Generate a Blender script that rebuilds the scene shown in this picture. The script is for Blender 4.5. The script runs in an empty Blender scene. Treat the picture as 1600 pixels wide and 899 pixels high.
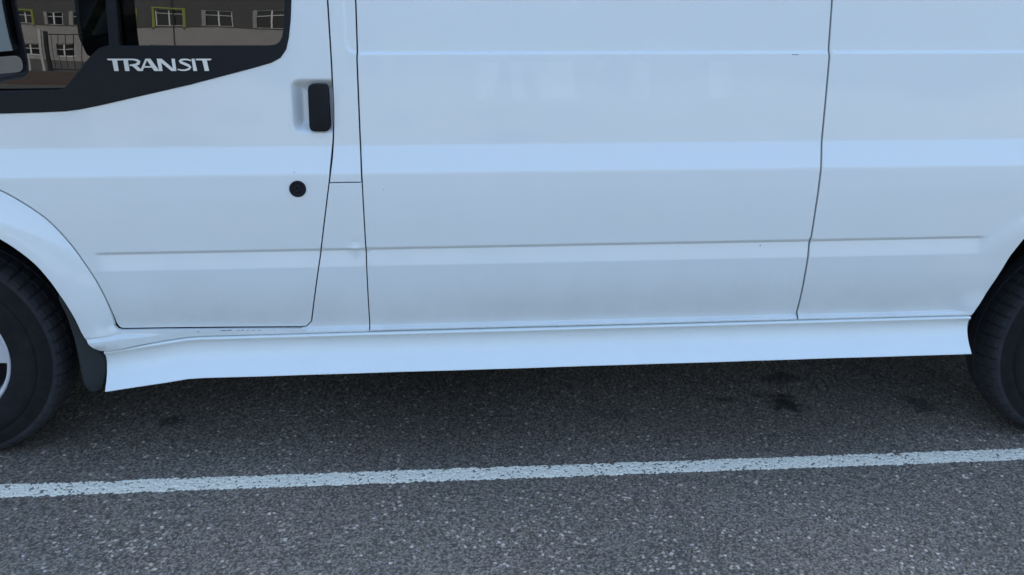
import bpy, bmesh, math, random
import numpy as np
from mathutils import Vector, Matrix
from mathutils.geometry import delaunay_2d_cdt
R = math.radians
rng = np.random.RandomState(7); random.seed(7)
S = bpy.context.scene
C = S.collection

# ------------------------------------------------------------------ camera
p, yaw, roll = R(19.21), R(5.02), R(1.59)
F = Vector((math.sin(yaw)*math.cos(p), math.cos(yaw)*math.cos(p), -math.sin(p)))
Rt = Vector((math.cos(yaw), -math.sin(yaw), 0)); Up = Rt.cross(F)
Rt2 = math.cos(roll)*Rt + math.sin(roll)*Up; Up2 = -math.sin(roll)*Rt + math.cos(roll)*Up
cd = bpy.data.cameras.new('camera'); cam = bpy.data.objects.new('camera', cd); C.objects.link(cam)
cam.matrix_world = Matrix(((Rt2.x, Up2.x, -F.x, 0), (Rt2.y, Up2.y, -F.y, -2.448), (Rt2.z, Up2.z, -F.z, 1.4385), (0, 0, 0, 1)))
cd.sensor_width = 36; cd.lens = 36*1350/1600; cd.clip_end = 2000; cd.clip_start = .05
S.camera = cam

# ------------------------------------------------------------------ light
SUN_EL, SUN_AZ = R(43), R(14)          # behind the van: the near side stands in its shade
w = bpy.data.worlds.new('World'); S.world = w; w.use_nodes = True
nt = w.node_tree; bg = nt.nodes['Background']
sky = nt.nodes.new('ShaderNodeTexSky'); sky.sky_type = 'NISHITA'; sky.sun_disc = False
sky.sun_elevation = SUN_EL; sky.sun_rotation = SUN_AZ; sky.air_density = 1.0; sky.dust_density = 1.5; sky.ozone_density = 1.2
nt.links.new(sky.outputs[0], bg.inputs[0]); bg.inputs[1].default_value = .15
sl = bpy.data.lights.new('sun', 'SUN'); sl.energy = 2.0; sl.angle = R(.53); sl.color = (1, .95, .87)
sun = bpy.data.objects.new('sun', sl); C.objects.link(sun)
sd = Vector((math.sin(SUN_AZ)*math.cos(SUN_EL), math.cos(SUN_AZ)*math.cos(SUN_EL), math.sin(SUN_EL)))
sun.rotation_euler = sd.to_track_quat('Z', 'Y').to_euler()
S.view_settings.view_transform = 'Standard'; S.view_settings.look = 'None'
S.view_settings.gamma = 1; S.view_settings.exposure = 1.74
S.render.engine = 'CYCLES'

# ------------------------------------------------------------------ materials
def mat(name, col=(.5, .5, .5), rough=.5, **kw):
    m = bpy.data.materials.new(name); m.use_nodes = True
    b = m.node_tree.nodes['Principled BSDF']
    b.inputs['Base Color'].default_value = (*col, 1); b.inputs['Roughness'].default_value = rough
    for k, v in kw.items(): b.inputs[k.replace('_', ' ')].default_value = v
    return m
class N:                                    # tiny node helper
    def __init__(s, m): s.t = m.node_tree; s.b = s.t.nodes['Principled BSDF']
    def n(s, ty, **kw):
        x = s.t.nodes.new(ty)
        for k, v in kw.items():
            if k.startswith('i_'): x.inputs[k[2:].replace('_', ' ')].default_value = v
            else: setattr(x, k, v)
        return x
    def l(s, a, b): s.t.links.new(a, b)
    def noise(s, vec, scale, detail=3, rough=.5):
        x = s.n('ShaderNodeTexNoise', i_Scale=scale, i_Detail=detail, i_Roughness=rough); s.l(vec, x.inputs['Vector']); return x.outputs['Fac']
    def ramp(s, fac, a, b, c0=(0, 0, 0, 1), c1=(1, 1, 1, 1)):
        x = s.n('ShaderNodeValToRGB'); s.l(fac, x.inputs[0]); e = x.color_ramp.elements
        e[0].position, e[1].position = a, b; e[0].color, e[1].color = c0, c1; return x.outputs[0]
    def mix(s, fac, a, b, mode='MIX'):
        x = s.n('ShaderNodeMix', data_type='RGBA', blend_type=mode)
        for i, v in ((0, fac), (6, a), (7, b)):
            if isinstance(v, (int, float)): x.inputs[i].default_value = v
            elif isinstance(v, tuple): x.inputs[i].default_value = v
            else: s.l(v, x.inputs[i])
        return x.outputs[2]
    def math(s, op, a, b=0.):
        x = s.n('ShaderNodeMath', operation=op)
        for i, v in enumerate((a, b)):
            if isinstance(v, (int, float)): x.inputs[i].default_value = v
            else: s.l(v, x.inputs[i])
        return x.outputs[0]
    def maprange(s, v, a, b, c=0., d=1.):
        x = s.n('ShaderNodeMapRange', i_From_Min=a, i_From_Max=b, i_To_Min=c, i_To_Max=d, interpolation_type='SMOOTHSTEP'); s.l(v, x.inputs[0]); return x.outputs[0]
    def bump(s, h, strength, dist):
        x = s.n('ShaderNodeBump', i_Strength=strength, i_Distance=dist); s.l(h, x.inputs['Height']); s.l(x.outputs[0], s.b.inputs['Normal']); return x

def paint_material():
    m = mat('white_van_paint', (.80, .80, .79), .38, Coat_Weight=1., Coat_Roughness=.035, Coat_IOR=1.5)
    a = N(m); tc = a.n('ShaderNodeTexCoord').outputs['Object']
    sp = a.n('ShaderNodeSeparateXYZ'); a.l(tc, sp.inputs[0]); X, Z = sp.outputs[0], sp.outputs[2]
    # road grime on the lower body, faint ghosts of removed sign vinyl, small scuffs
    grime = a.math('MULTIPLY', a.ramp(a.noise(tc, 5, 5, .6), .35, .75), a.maprange(Z, .72, .42, .06, .45))
    fine = a.ramp(a.noise(tc, 160, 2), .72, .76)
    grime = a.math('ADD', grime, a.math('MULTIPLY', fine, .06))
    mp = a.n('ShaderNodeMapping'); mp.inputs['Scale'].default_value = (1, 1, .14); a.l(tc, mp.inputs[0])
    st = a.ramp(a.noise(mp.outputs[0], 13, 1.5, .4), .50, .56)
    win = a.math('MULTIPLY', a.math('MULTIPLY', a.maprange(X, .10, .16), a.maprange(X, .90, .82)), a.math('MULTIPLY', a.maprange(Z, 1.125, 1.135), a.maprange(Z, 1.238, 1.228)))
    ghost = a.math('MULTIPLY', st, win)
    c = a.mix(a.math('MULTIPLY', ghost, .6), (.755, .785, .748, 1), (.815, .84, .795, 1))
    c = a.mix(a.math('MULTIPLY', grime, .5), c, (.38, .36, .33, 1))
    # water streak dirt under the crease
    a.l(c, a.b.inputs['Base Color'])
    r = a.math('ADD', a.math('MULTIPLY', grime, .25), .055); a.l(r, a.b.inputs['Coat Roughness'])
    a.bump(a.noise(tc, 900, 1), .02, .0005)
    return m
PAINT = paint_material()
def skirt_material():
    m = mat('white_skirt_plastic', (.84, .84, .84), .35, Coat_Weight=.5, Coat_Roughness=.12)
    a = N(m); tc = a.n('ShaderNodeTexCoord').outputs['Object']
    g = a.math('MULTIPLY', a.ramp(a.noise(tc, 9, 5, .65), .45, .8), .10)
    sp = a.ramp(a.noise(tc, 220, 2), .70, .76)
    g = a.math('ADD', g, a.math('MULTIPLY', sp, .12))
    a.l(a.mix(g, (.79, .83, .79, 1), (.5, .49, .46, 1)), a.b.inputs['Base Color']); return m
SKIRT = skirt_material()
SCUFF = mat('scuffed_bare_primer', (.05, .05, .055), .8)
def rubbery(name, col, rough, sc=60, amt=.5, bump=.2):
    m = mat(name, col, rough, Specular_IOR_Level=.22); a = N(m); tc = a.n('ShaderNodeTexCoord').outputs['Object']
    f = a.noise(tc, sc, 5, .6); g = a.noise(tc, sc*.12, 3, .5)
    c2 = tuple(v*(1+2*amt)+.012*amt for v in col)+(1,)
    a.l(a.mix(a.math('MULTIPLY', f, g), (*col, 1), c2), a.b.inputs['Base Color'])
    a.bump(a.noise(tc, sc*8, 2), bump, .001); return m
TRIM = rubbery('black_trim_plastic', (.0085, .0085, .0095), .6, 90, .3, .15)
HANDLE = rubbery('black_handle_plastic', (.007, .007, .008), .62, 150, .5, .5)
TYRE = rubbery('tyre_rubber', (.006, .006, .0062), .85, 25, 1.2, .3)
TREAD = rubbery('dusty_tread_rubber', (.020, .020, .021), .9, 30, 1.0, .3)
FLAP = rubbery('mud_flap_rubber', (.017, .019, .019), .62, 14, 1.0, .2)
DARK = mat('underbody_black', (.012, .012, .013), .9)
LINER = rubbery('wheel_well_liner', (.010, .010, .011), .9, 30, .8, .3)
RIM = mat('silver_wheel_paint', (.60, .61, .62), .42, Metallic=.35)
STEEL = mat('dark_steel_wheel', (.03, .03, .032), .6, Metallic=.2)
CHROME = mat('brushed_badge_silver', (.74, .71, .62), .42, Metallic=.35)
FABRIC = rubbery('dark_seat_fabric', (.03, .03, .035), .95, 60, .5, .2)
def glass_material(name, tint, ior):
    m = bpy.data.materials.new(name); m.use_nodes = True; t = m.node_tree; t.nodes.remove(t.nodes['Principled BSDF'])
    out = t.nodes['Material Output']; mx = t.nodes.new('ShaderNodeMixShader'); fr = t.nodes.new('ShaderNodeFresnel'); fr.inputs[0].default_value = ior
    tr = t.nodes.new('ShaderNodeBsdfTransparent'); tr.inputs[0].default_value = tint
    gl = t.nodes.new('ShaderNodeBsdfGlossy'); gl.inputs['Roughness'].default_value = 0.0; gl.inputs[0].default_value = (1, 1, 1, 1)
    t.links.new(fr.outputs[0], mx.inputs[0]); t.links.new(tr.outputs[0], mx.inputs[1]); t.links.new(gl.outputs[0], mx.inputs[2]); t.links.new(mx.outputs[0], out.inputs[0]); return m
GLASS = glass_material('tinted_window_glass', (.03, .033, .033, 1), 1.85)
MIRROR = mat('mirror_glass', (.17, .185, .195), .02, Metallic=1.)

# ------------------------------------------------------------------ object helpers
def link(name, me, m=None, parent=None):
    o = bpy.data.objects.new(name, me); C.objects.link(o)
    if m and me: me.materials.append(m)
    if parent: o.parent = parent
    return o
def tag(o, label=None, cat=None, group=None, kind=None):
    for k, v in (('label', label), ('category', cat), ('group', group), ('kind', kind)):
        if v: o[k] = v
    return o
def empty(name, loc=(0, 0, 0), rot=(0, 0, 0), **kw):
    o = bpy.data.objects.new(name, None); C.objects.link(o); o.location = loc; o.rotation_euler = rot; o.empty_display_size = .2
    tag(o, **kw); return o
def mesh_from(name, v, f, m=None, parent=None, smooth=False):
    me = bpy.data.meshes.new(name); me.from_pydata([tuple(map(float, x)) for x in v], [], [tuple(map(int, x)) for x in f]); me.update()
    if smooth:
        for q in me.polygons: q.use_smooth = True
    return link(name, me, m, parent)
class BM:
    def __init__(s): s.b = bmesh.new()
    def box(s, a, c, bev=0):
        r = bmesh.ops.create_cube(s.b, size=1); a = Vector(a); c = Vector(c)
        for v in r['verts']: v.co = Vector(((a[i]+c[i])/2+v.co[i]*(c[i]-a[i]) for i in range(3)))
        if bev:
            e = {e for v in r['verts'] for e in v.link_edges}
            bmesh.ops.bevel(s.b, geom=list(e), offset=bev, segments=2, affect='EDGES', profile=.5)
        return s
    def tube(s, p0, p1, r0, r1=None, n=10):
        p0, p1 = Vector(p0), Vector(p1); r1 = r0 if r1 is None else r1; d = (p1-p0)
        q = bmesh.ops.create_cone(s.b, cap_ends=True, segments=n, radius1=r0, radius2=r1, depth=d.length)
        mt = Matrix.Translation((p0+p1)/2) @ d.to_track_quat('Z', 'Y').to_matrix().to_4x4()
        bmesh.ops.transform(s.b, matrix=mt, verts=q['verts']); return s
    def prism(s, pts, y0, y1):              # outline in x,z extruded along y
        a = [s.b.verts.new((x, y0, z)) for x, z in pts]; c = [s.b.verts.new((x, y1, z)) for x, z in pts]
        s.b.faces.new(a); s.b.faces.new(c[::-1]); n = len(pts)
        for i in range(n): s.b.faces.new((a[i], c[i], c[(i+1) % n], a[(i+1) % n]))
        return s
    def done(s, name, m=None, parent=None, smooth=False):
        bmesh.ops.recalc_face_normals(s.b, faces=s.b.faces)
        me = bpy.data.meshes.new(name); s.b.to_mesh(me); s.b.free()
        if smooth:
            for q in me.polygons: q.use_smooth = True
        return link(name, me, m, parent)

# ------------------------------------------------------------------ van side surface: outward offset o(u, w)
RAKE = 0.0228
ZW = np.arange(.2, 2.2, .0005)
PW = [.20, .40, .441, .462, .470, .485, .505, .530, .560, .60, .655, .7105, .80, .86, .925, .931, 1.000, 1.006, 1.10, 1.25, 1.45, 1.70, 1.95, 2.2]
PO = [-.03, -.0220, -.0205, -.0200, -.0195, -.0172, -.0130, -.0082, -.0042, -.0014, 0, -.0006, 0, -.0008, -.0050, -.0060, -.0285, -.0300, -.0368, -.0490, -.0655, -.110, -.172, -.26]
_k = np.exp(-.5*(np.arange(-16, 17)/4.5)**2); _k /= _k.sum()
def _sm(a, k=_k): return np.convolve(np.pad(a, len(k)//2, mode='edge'), k, mode='valid')
BASE = _sm(np.interp(ZW, PW, PO))
_k2 = np.exp(-.5*(np.arange(-8, 9)/1.8)**2); _k2 /= _k2.sum()
RIB = _sm(np.interp(ZW, [.2, .6535, .7010, .7025, .7110, 2.2], [0, 0, -.0072, -.0072, 0, 0]), _k2)
FLANGE = _sm(np.interp(ZW, [.2, .43, .441, .4515, .4585, 2.2], [.0100, .0115, .0118, .0140, 0, 0]), _k2)
_k3 = np.exp(-.5*(np.arange(-14, 15)/3.)**2); _k3 /= _k3.sum()
def ss(t): t = np.clip(t, 0, 1); return t*t*(3-2*t)
def base_o(u, w):
    o = np.interp(w, ZW, BASE)+np.interp(w, ZW, FLANGE)
    o = o + np.interp(w, ZW, RIB)*ss((u+.975)/.03)*ss((1.70-u)/.03)
    # shallow stamped recess above the crease, rounded corner beside the pillar
    dx = (u+.229); dz = (w-1.2575); r = .03
    qx, qz = r-dx, r-dz
    d = np.where((qx > 0) & (qz > 0), r-np.hypot(np.maximum(qx, 0), np.maximum(qz, 0)), np.minimum(dx, dz))
    o = o - .0080*ss((d+.0045)/.0085)
    # dent on the pillar, slight oil-canning of the sheet metal
    o = o + .0035*np.exp(-(((u+.232)/.016)**2+((w-.706)/.007)**2)) - .0030*np.exp(-(((u+.230)/.016)**2+((w-.729)/.009)**2))
    o = o + .0006*np.sin(u*5.1+w*3)*np.sin(w*9+u*1.7) + .0003*np.sin(u*17+1)*np.sin(w*15+u*3)
    return o
FC = (-1.44, .383)
LT = [0, 9.5, 12, 34.6, 50, 64, 90, 180]; LR = [.515, .515, .504, .530, .557, .567, .575, .575]
OT = [0, 5, 12.6, 24, 29.7, 43.5, 59, 90, 180]; OR_ = [.453, .432, .420, .424, .427, .443, .451, .455, .455]
def arch_pts(T, Rr, c, a0, a1, n=24): return [(c[0]+np.interp(abs(t), T, Rr)*math.cos(R(t)), c[1]+np.interp(abs(t), T, Rr)*math.sin(R(t))) for t in np.linspace(a0, a1, n)]
def side_o(u, w):                            # sill, pillar foot and the front wing with its flared arch
    o = base_o(u, w)
    strip = ss((-.392-u)/.01)*ss((.475-w)/.004)
    o = o*(1-strip) + strip*np.maximum(o, -.0068)
    wb = np.interp(w, [.4, .46, .56, .7], [-.0065, -.0065, -.003, 0]); k = ss((-.915-u)/.03)*ss((.60-w)/.05); o = o*(1-k)+wb*k
    du, dw = u-FC[0], w-FC[1]; th = np.degrees(np.arctan2(dw, du)); r = np.hypot(du, dw)
    rl = np.interp(np.abs(th), LT, LR); ro = np.interp(np.abs(th), OT, OR_)
    t = np.clip((rl-r)/(rl-ro), 0, 1.1)
    g = .036*(1-(1-np.clip(t, 0, 1))**1.6)*(.55+.45*ss((w-.447)/.014))*ss((w-.405)/.03)*ss((u+2.05)/.1)
    g = np.where(du > 0, g, g)
    low = ss((.458-w)/.012)*ss((-.80-u)/.18)*.018
    return o + np.where(t > 0, g, 0) + low
def door_o(u, w):
    o = base_o(u, w)
    lo = np.interp(w, [.44, .47, .485], [-.0215, -.0190, -.0165]); k = ss((.478-w)/.008)
    o = o*(1-k)+lo*k
    # handle scoop: open to the rear door edge, rounded at its front
    x0, x1, z0, z1 = -.388, -.15, 1.043, 1.186
    cx, cz, hx, hz, r = (x0+x1)/2, (z0+z1)/2, (x1-x0)/2, (z1-z0)/2, .024
    qx, qz = np.abs(u-cx)-(hx-r), np.abs(w-cz)-(hz-r)
    d = r-np.hypot(np.maximum(qx, 0), np.maximum(qz, 0))-np.minimum(np.maximum(qx, qz), 0)
    o = o - .030*ss((d+.004)/.034)**.85
    return o
FEAT = []
for c, h in ((.4515, .010), (.7065, .0075)): FEAT += list(np.arange(c-h, c+h, .0010))
for c, h in ((.4575, .014), (.468, .006), (.655, .006), (.7085, .0055), (.928, .009), (1.003, .009), (1.2575, .009), (.716, .012)):
    FEAT += list(np.arange(c-h, c+h, .0015))
FEAT += list(np.arange(.41, 2.1, .016))
FEAT = np.unique(np.round(FEAT, 4))
def resample(P, step=.012, closed=True):
    out = []; n = len(P)
    for i in range(n if closed else n-1):
        a, b = np.array(P[i], float), np.array(P[(i+1) % n], float); L = np.linalg.norm(b-a); k = max(1, int(L/step))
        out += [a+(b-a)*j/k for j in range(k)]
    return np.array(out)
def area(P): x, y = P[:, 0], P[:, 1]; return .5*np.sum(x*np.roll(y, -1)-np.roll(x, -1)*y)
def vnorm(P):                                # outward normals of a CCW loop
    a = P-np.roll(P, 1, 0); b = np.roll(P, -1, 0)-P
    a /= np.linalg.norm(a, axis=1)[:, None]+1e-9; b /= np.linalg.norm(b, axis=1)[:, None]+1e-9
    n = np.stack([a[:, 1]+b[:, 1], -(a[:, 0]+b[:, 0])], 1); return n/(np.linalg.norm(n, axis=1)[:, None]+1e-9)
def inside(P, Q):
    r = np.zeros(len(Q), bool); x, y = Q[:, 0], Q[:, 1]; j = len(P)-1
    for i in range(len(P)):
        a, b = P[i], P[j]; c = ((a[1] > y) != (b[1] > y)); 
        if c.any():
            xi = (b[0]-a[0])*(y-a[1])/((b[1]-a[1]) if b[1] != a[1] else 1e-12)+a[0]; r ^= c & (x < xi)
        j = i
    return r
def round_corners(P, r, n=5, only=None):
    out = []; m = len(P)
    for i in range(m):
        a, b, c = (np.array(P[(i+k) % m], float) for k in (-1, 0, 1))
        if only is not None and i not in only: out.append(tuple(b)); continue
        d1, d2 = a-b, c-b; q = min(r, .45*np.linalg.norm(d1), .45*np.linalg.norm(d2))
        s, e = b+d1/np.linalg.norm(d1)*q, b+d2/np.linalg.norm(d2)*q
        for t in np.linspace(0, 1, n): out.append(tuple((1-t)**2*s+2*t*(1-t)*b+t*t*e))
    return out
def panel(name, outer, m, parent, ofn=base_o, holes=(), gap=.0025, rnd=.0014, flange=.030, lift=0., du=.035, rows=None, boxes=(), step=.012):
    """Sheet panel: triangulated outline that follows the side surface, with a rounded edge turned inward all round."""
    loops = []
    for k, P in enumerate([outer, *holes]):
        P = resample(P, step)
        if area(P) < 0: P = P[::-1]
        nn = vnorm(P); sgn = 1 if k == 0 else -1
        P = P-nn*(gap+rnd)*sgn if k == 0 else P+nn*rnd
        loops.append((P, nn*sgn))
    lo, hi = loops[0][0].min(0), loops[0][0].max(0)
    rw = FEAT if rows is None else rows
    rw = rw[(rw > lo[1]) & (rw < hi[1])]; us = np.arange(lo[0], hi[0], du)
    g = np.array([(u+(du/2 if i % 2 else 0), q) for i, q in enumerate(rw) for u in us]) if len(rw) else np.zeros((0, 2))
    for (a, b, c, d, s) in boxes:
        if len(g): g = g[~((g[:, 0] > a) & (g[:, 0] < b) & (g[:, 1] > c) & (g[:, 1] < d))]
        xs, zs = np.meshgrid(np.arange(a, b, s), np.arange(c, d, s)); g = np.vstack([g, np.stack([xs.ravel(), zs.ravel()], 1)])
    keep = inside(loops[0][0], g) if len(g) else np.zeros(0, bool)
    for P, _ in loops[1:]: keep &= ~inside(P, g)
    g = g[keep]
    B = np.vstack([l[0] for l in loops])
    if len(g):
        dm = np.full(len(g), 9.)
        for i in range(0, len(B), 64): dm = np.minimum(dm, np.hypot(g[:, None, 0]-B[None, i:i+64, 0], g[:, None, 1]-B[None, i:i+64, 1]).min(1))
        g = g[dm > .0022]
    V = np.vstack([B, g]); E = []; s = 0
    for P, _ in loops: n = len(P); E += [(s+i, s+(i+1) % n) for i in range(n)]; s += n
    r = delaunay_2d_cdt([Vector(v) for v in V], E, [], 0, 1e-7, True)
    V2 = np.array([tuple(v) for v in r[0]]); T = np.array([tuple(f) for f in r[2] if len(f) == 3])
    cen = V2[T].mean(1); k = inside(loops[0][0], cen)
    for P, _ in loops[1:]: k &= ~inside(P, cen)
    T = T[k]
    a, b, c = V2[T[:, 0]], V2[T[:, 1]], V2[T[:, 2]]
    ar = (b[:, 0]-a[:, 0])*(c[:, 1]-a[:, 1])-(b[:, 1]-a[:, 1])*(c[:, 0]-a[:, 0])
    T = T[np.abs(ar) > 1e-10]; ar = ar[np.abs(ar) > 1e-10]
    T[ar < 0] = T[ar < 0][:, ::-1]
    def surf(Q):
        e = .0006; o = ofn(Q[:, 0], Q[:, 1]); ou = (ofn(Q[:, 0]+e, Q[:, 1])-ofn(Q[:, 0]-e, Q[:, 1]))/(2*e); ow = (ofn(Q[:, 0], Q[:, 1]+e)-ofn(Q[:, 0], Q[:, 1]-e))/(2*e)
        n = np.stack([-ou, -np.ones(len(Q)), -ow], 1); n /= np.linalg.norm(n, axis=1)[:, None]; return o+lift, n
    o, n = surf(V2); pos = [np.stack([V2[:, 0], -o, V2[:, 1]], 1)]; nor = [n]; faces = [tuple(t) for t in T]; base = len(V2); gap_shade = []
    for P, nn in loops:
        o, n0 = surf(P); m3 = np.stack([nn[:, 0], np.zeros(len(P)), nn[:, 1]], 1)
        rings = []
        for kx, ky, wn in ((0, 0, 0), (.38, .08, .4), (.75, .35, .8), (1, 1, 1), (1, 9, 1), (1, None, 1)):
            Q = P+nn*rnd*kx; y = -o+(rnd*ky if ky is not None else flange)
            nv = n0*(1-wn)+m3*wn; nv /= np.linalg.norm(nv, axis=1)[:, None]
            pos.append(np.stack([Q[:, 0], y, Q[:, 1]], 1)); nor.append(nv); rings.append(base); base += len(P)
        L = len(P)
        for r0, r1 in zip(rings, rings[1:]):
            dk = r1 == rings[-1]
            for i in range(L):
                if dk: gap_shade.append(len(faces))
                j = (i+1) % L; q = (r0+i, r1+i, r1+j, r0+j) if nn is loops[0][1] else (r0+i, r0+j, r1+j, r1+i)
                faces.append(q)
    pos = np.vstack(pos); nor = np.vstack(nor)
    me = bpy.data.meshes.new(name); me.from_pydata(pos.tolist(), [], [tuple(map(int, f)) for f in faces]); me.update()
    for q in me.polygons: q.use_smooth = True
    me.normals_split_custom_set_from_vertices(nor.tolist())
    o = link(name, me, m, parent)
    if m is PAINT:                           # black painted deep in the panel gap, standing in for its shade
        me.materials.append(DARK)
        for i in gap_shade: me.polygons[i].material_index = 1
    return o

# ------------------------------------------------------------------ THE VAN
van = empty('parked_van', rot=(0, -math.atan(RAKE), 0), label='white panel van with sliding side door, side skirt and black window surround', cat='van')
door_rear = [(-.3830, .461), (-.3757, .4775), (-.3346, .6796), (-.2925, .9094), (-.2772, 1.0286), (-.2744, 1.0735), (-.2722, 1.12), (-.2714, 1.2307), (-.2726, 1.3978), (-.279, 1.65), (-.30, 1.93)]
slide_front = [(-.2048, .4425), (-.2038, .5387), (-.2021, .7035), (-.2023, .9029), (-.2037, 1.0205), (-.2022, 1.245), (-.2008, 1.262), (-.1990, 1.3981), (-.20, 1.93)]
slide_rear = [(1.1330, .4425), (1.1318, .468), (1.1330, .4833), (1.1352, .5893), (1.1385, .697), (1.1388, .706), (1.1402, .722), (1.1425, .80), (1.1446, .853), (1.1468, .925), (1.1490, .99), (1.1496, 1.0129), (1.1502, 1.245), (1.1494, 1.262), (1.1474, 1.4011), (1.13, 1.93)]
archL = arch_pts(LT, LR, FC, 9.6, 104, 40)
# front door
front_hole = [(-1.56, 1.098), (-1.3, 1.099), (-1.1833, 1.1009), (-1.0639, 1.1036), (-1.00, 1.106), (-.9603, 1.1108), (-.90, 1.1225), (-.8364, 1.1365), (-.6588, 1.1755), (-.4804, 1.2203), (-.435, 1.233), (-.410, 1.246), (-.393, 1.268), (-.3843, 1.2985), (-.376, 1.345), (-.3704, 1.3971), (-.375, 1.60), (-.40, 1.80), (-.46, 1.85), (-1.12, 1.85), (-1.20, 1.80)]
door_out = [(-.8, .4665), (-.6, .463), (-.41, .4585), (-.392, .4605)] + door_rear[1:] + [(-.40, 1.95), (-1.13, 1.95), (-1.20, 1.90), (-1.64, 1.06)] + archL[::-1][:-1] + [(-.9400, .4725), (-.9300, .4680)]
DOORB = [(-.405, -.27, 1.025, 1.205, .004)]
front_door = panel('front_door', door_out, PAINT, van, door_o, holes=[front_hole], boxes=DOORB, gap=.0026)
# sill, wing and pillar foot in one pressing
archO = arch_pts(OT, OR_, FC, 172, 4, 60)
sidep = [(-2.32, .42), (-2.35, .60), (-2.34, .90), (-2.2, 1.04), (-1.9, 1.12), (-1.64, 1.16), (-1.64, 1.06)] + archL[::-1][1:-1] + [(-.9480, .484), (-.9400, .4725), (-.9300, .4680), (-.8, .4665), (-.6, .463), (-.41, .4585), (-.392, .4605)]
sidep += [(q[0], q[1]) for q in door_rear[1:3]] + [(-.2935, .9035), (-.2025, .9035)] + slide_front[:4][::-1][1:] + [(-.7, .4425), (-.745, .4405), (-.80, .4330), (-.95, .4120), (-.975, .4095), (-.992, .4125), (-1.003, .424)]
sidep += arch_pts(OT, OR_, FC, 8, 172, 60) + [(-1.92, .42)]
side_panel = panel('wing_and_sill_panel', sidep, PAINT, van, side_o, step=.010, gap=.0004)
# door pillar
pil = [(-.2935, .9045), (-.2832, .97), (-.2772, 1.0286), (-.2744, 1.0735), (-.2722, 1.12), (-.2714, 1.2307), (-.2726, 1.3978), (-.279, 1.65), (-.30, 1.95), (-.20, 1.95)] + slide_front[3:-1][::-1]
pil[-1] = (-.2025, .9045)
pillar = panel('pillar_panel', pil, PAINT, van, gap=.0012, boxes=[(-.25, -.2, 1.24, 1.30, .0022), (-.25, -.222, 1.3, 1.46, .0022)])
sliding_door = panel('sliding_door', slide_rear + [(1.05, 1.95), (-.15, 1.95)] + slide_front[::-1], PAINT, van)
RC = (2.133, .3012)
rA = [(1.7040, .4425), (1.7126, .454), (1.7355, .5012), (1.7641, .5713), (1.7914, .6445), (1.8213, .702), (1.865, .755), (1.93, .800), (2.02, .835), (2.133, .845), (2.25, .835), (2.34, .800), (2.40, .755), (2.45, .702), (2.50, .60), (2.55, .46)]
def rear_o(u, w):
    o = base_o(u, w)
    st = ss((u-1.63)/.06)*ss((.56-w)/.08); o = o*(1-st)+st*np.interp(w, [.44, .46, .54], [-.0062, -.0070, -.0062])   # step fades before the arch
    r = np.hypot((u-RC[0]), (w-RC[1])*.95)
    return o + .010*ss((.575-r)/.07)*ss((w-.62)/.14)
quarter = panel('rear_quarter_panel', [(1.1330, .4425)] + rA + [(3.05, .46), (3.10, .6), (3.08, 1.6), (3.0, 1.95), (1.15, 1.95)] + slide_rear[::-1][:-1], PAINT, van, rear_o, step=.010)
# black backing sheet added so the gaps between panels look dark
inner = panel('dark_gap_backing', [(-.99, .43), (1.64, .45), (1.70, .60), (1.78, .745), (1.84, 1.95), (-.33, 1.95), (-.33, 1.05), (-.97, 1.02), (-.97, .60)], DARK, van, lambda u, w: base_o(u, w)-.034, rows=np.arange(.4, 1.95, .05), du=.2, step=.05, flange=.01)
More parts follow.
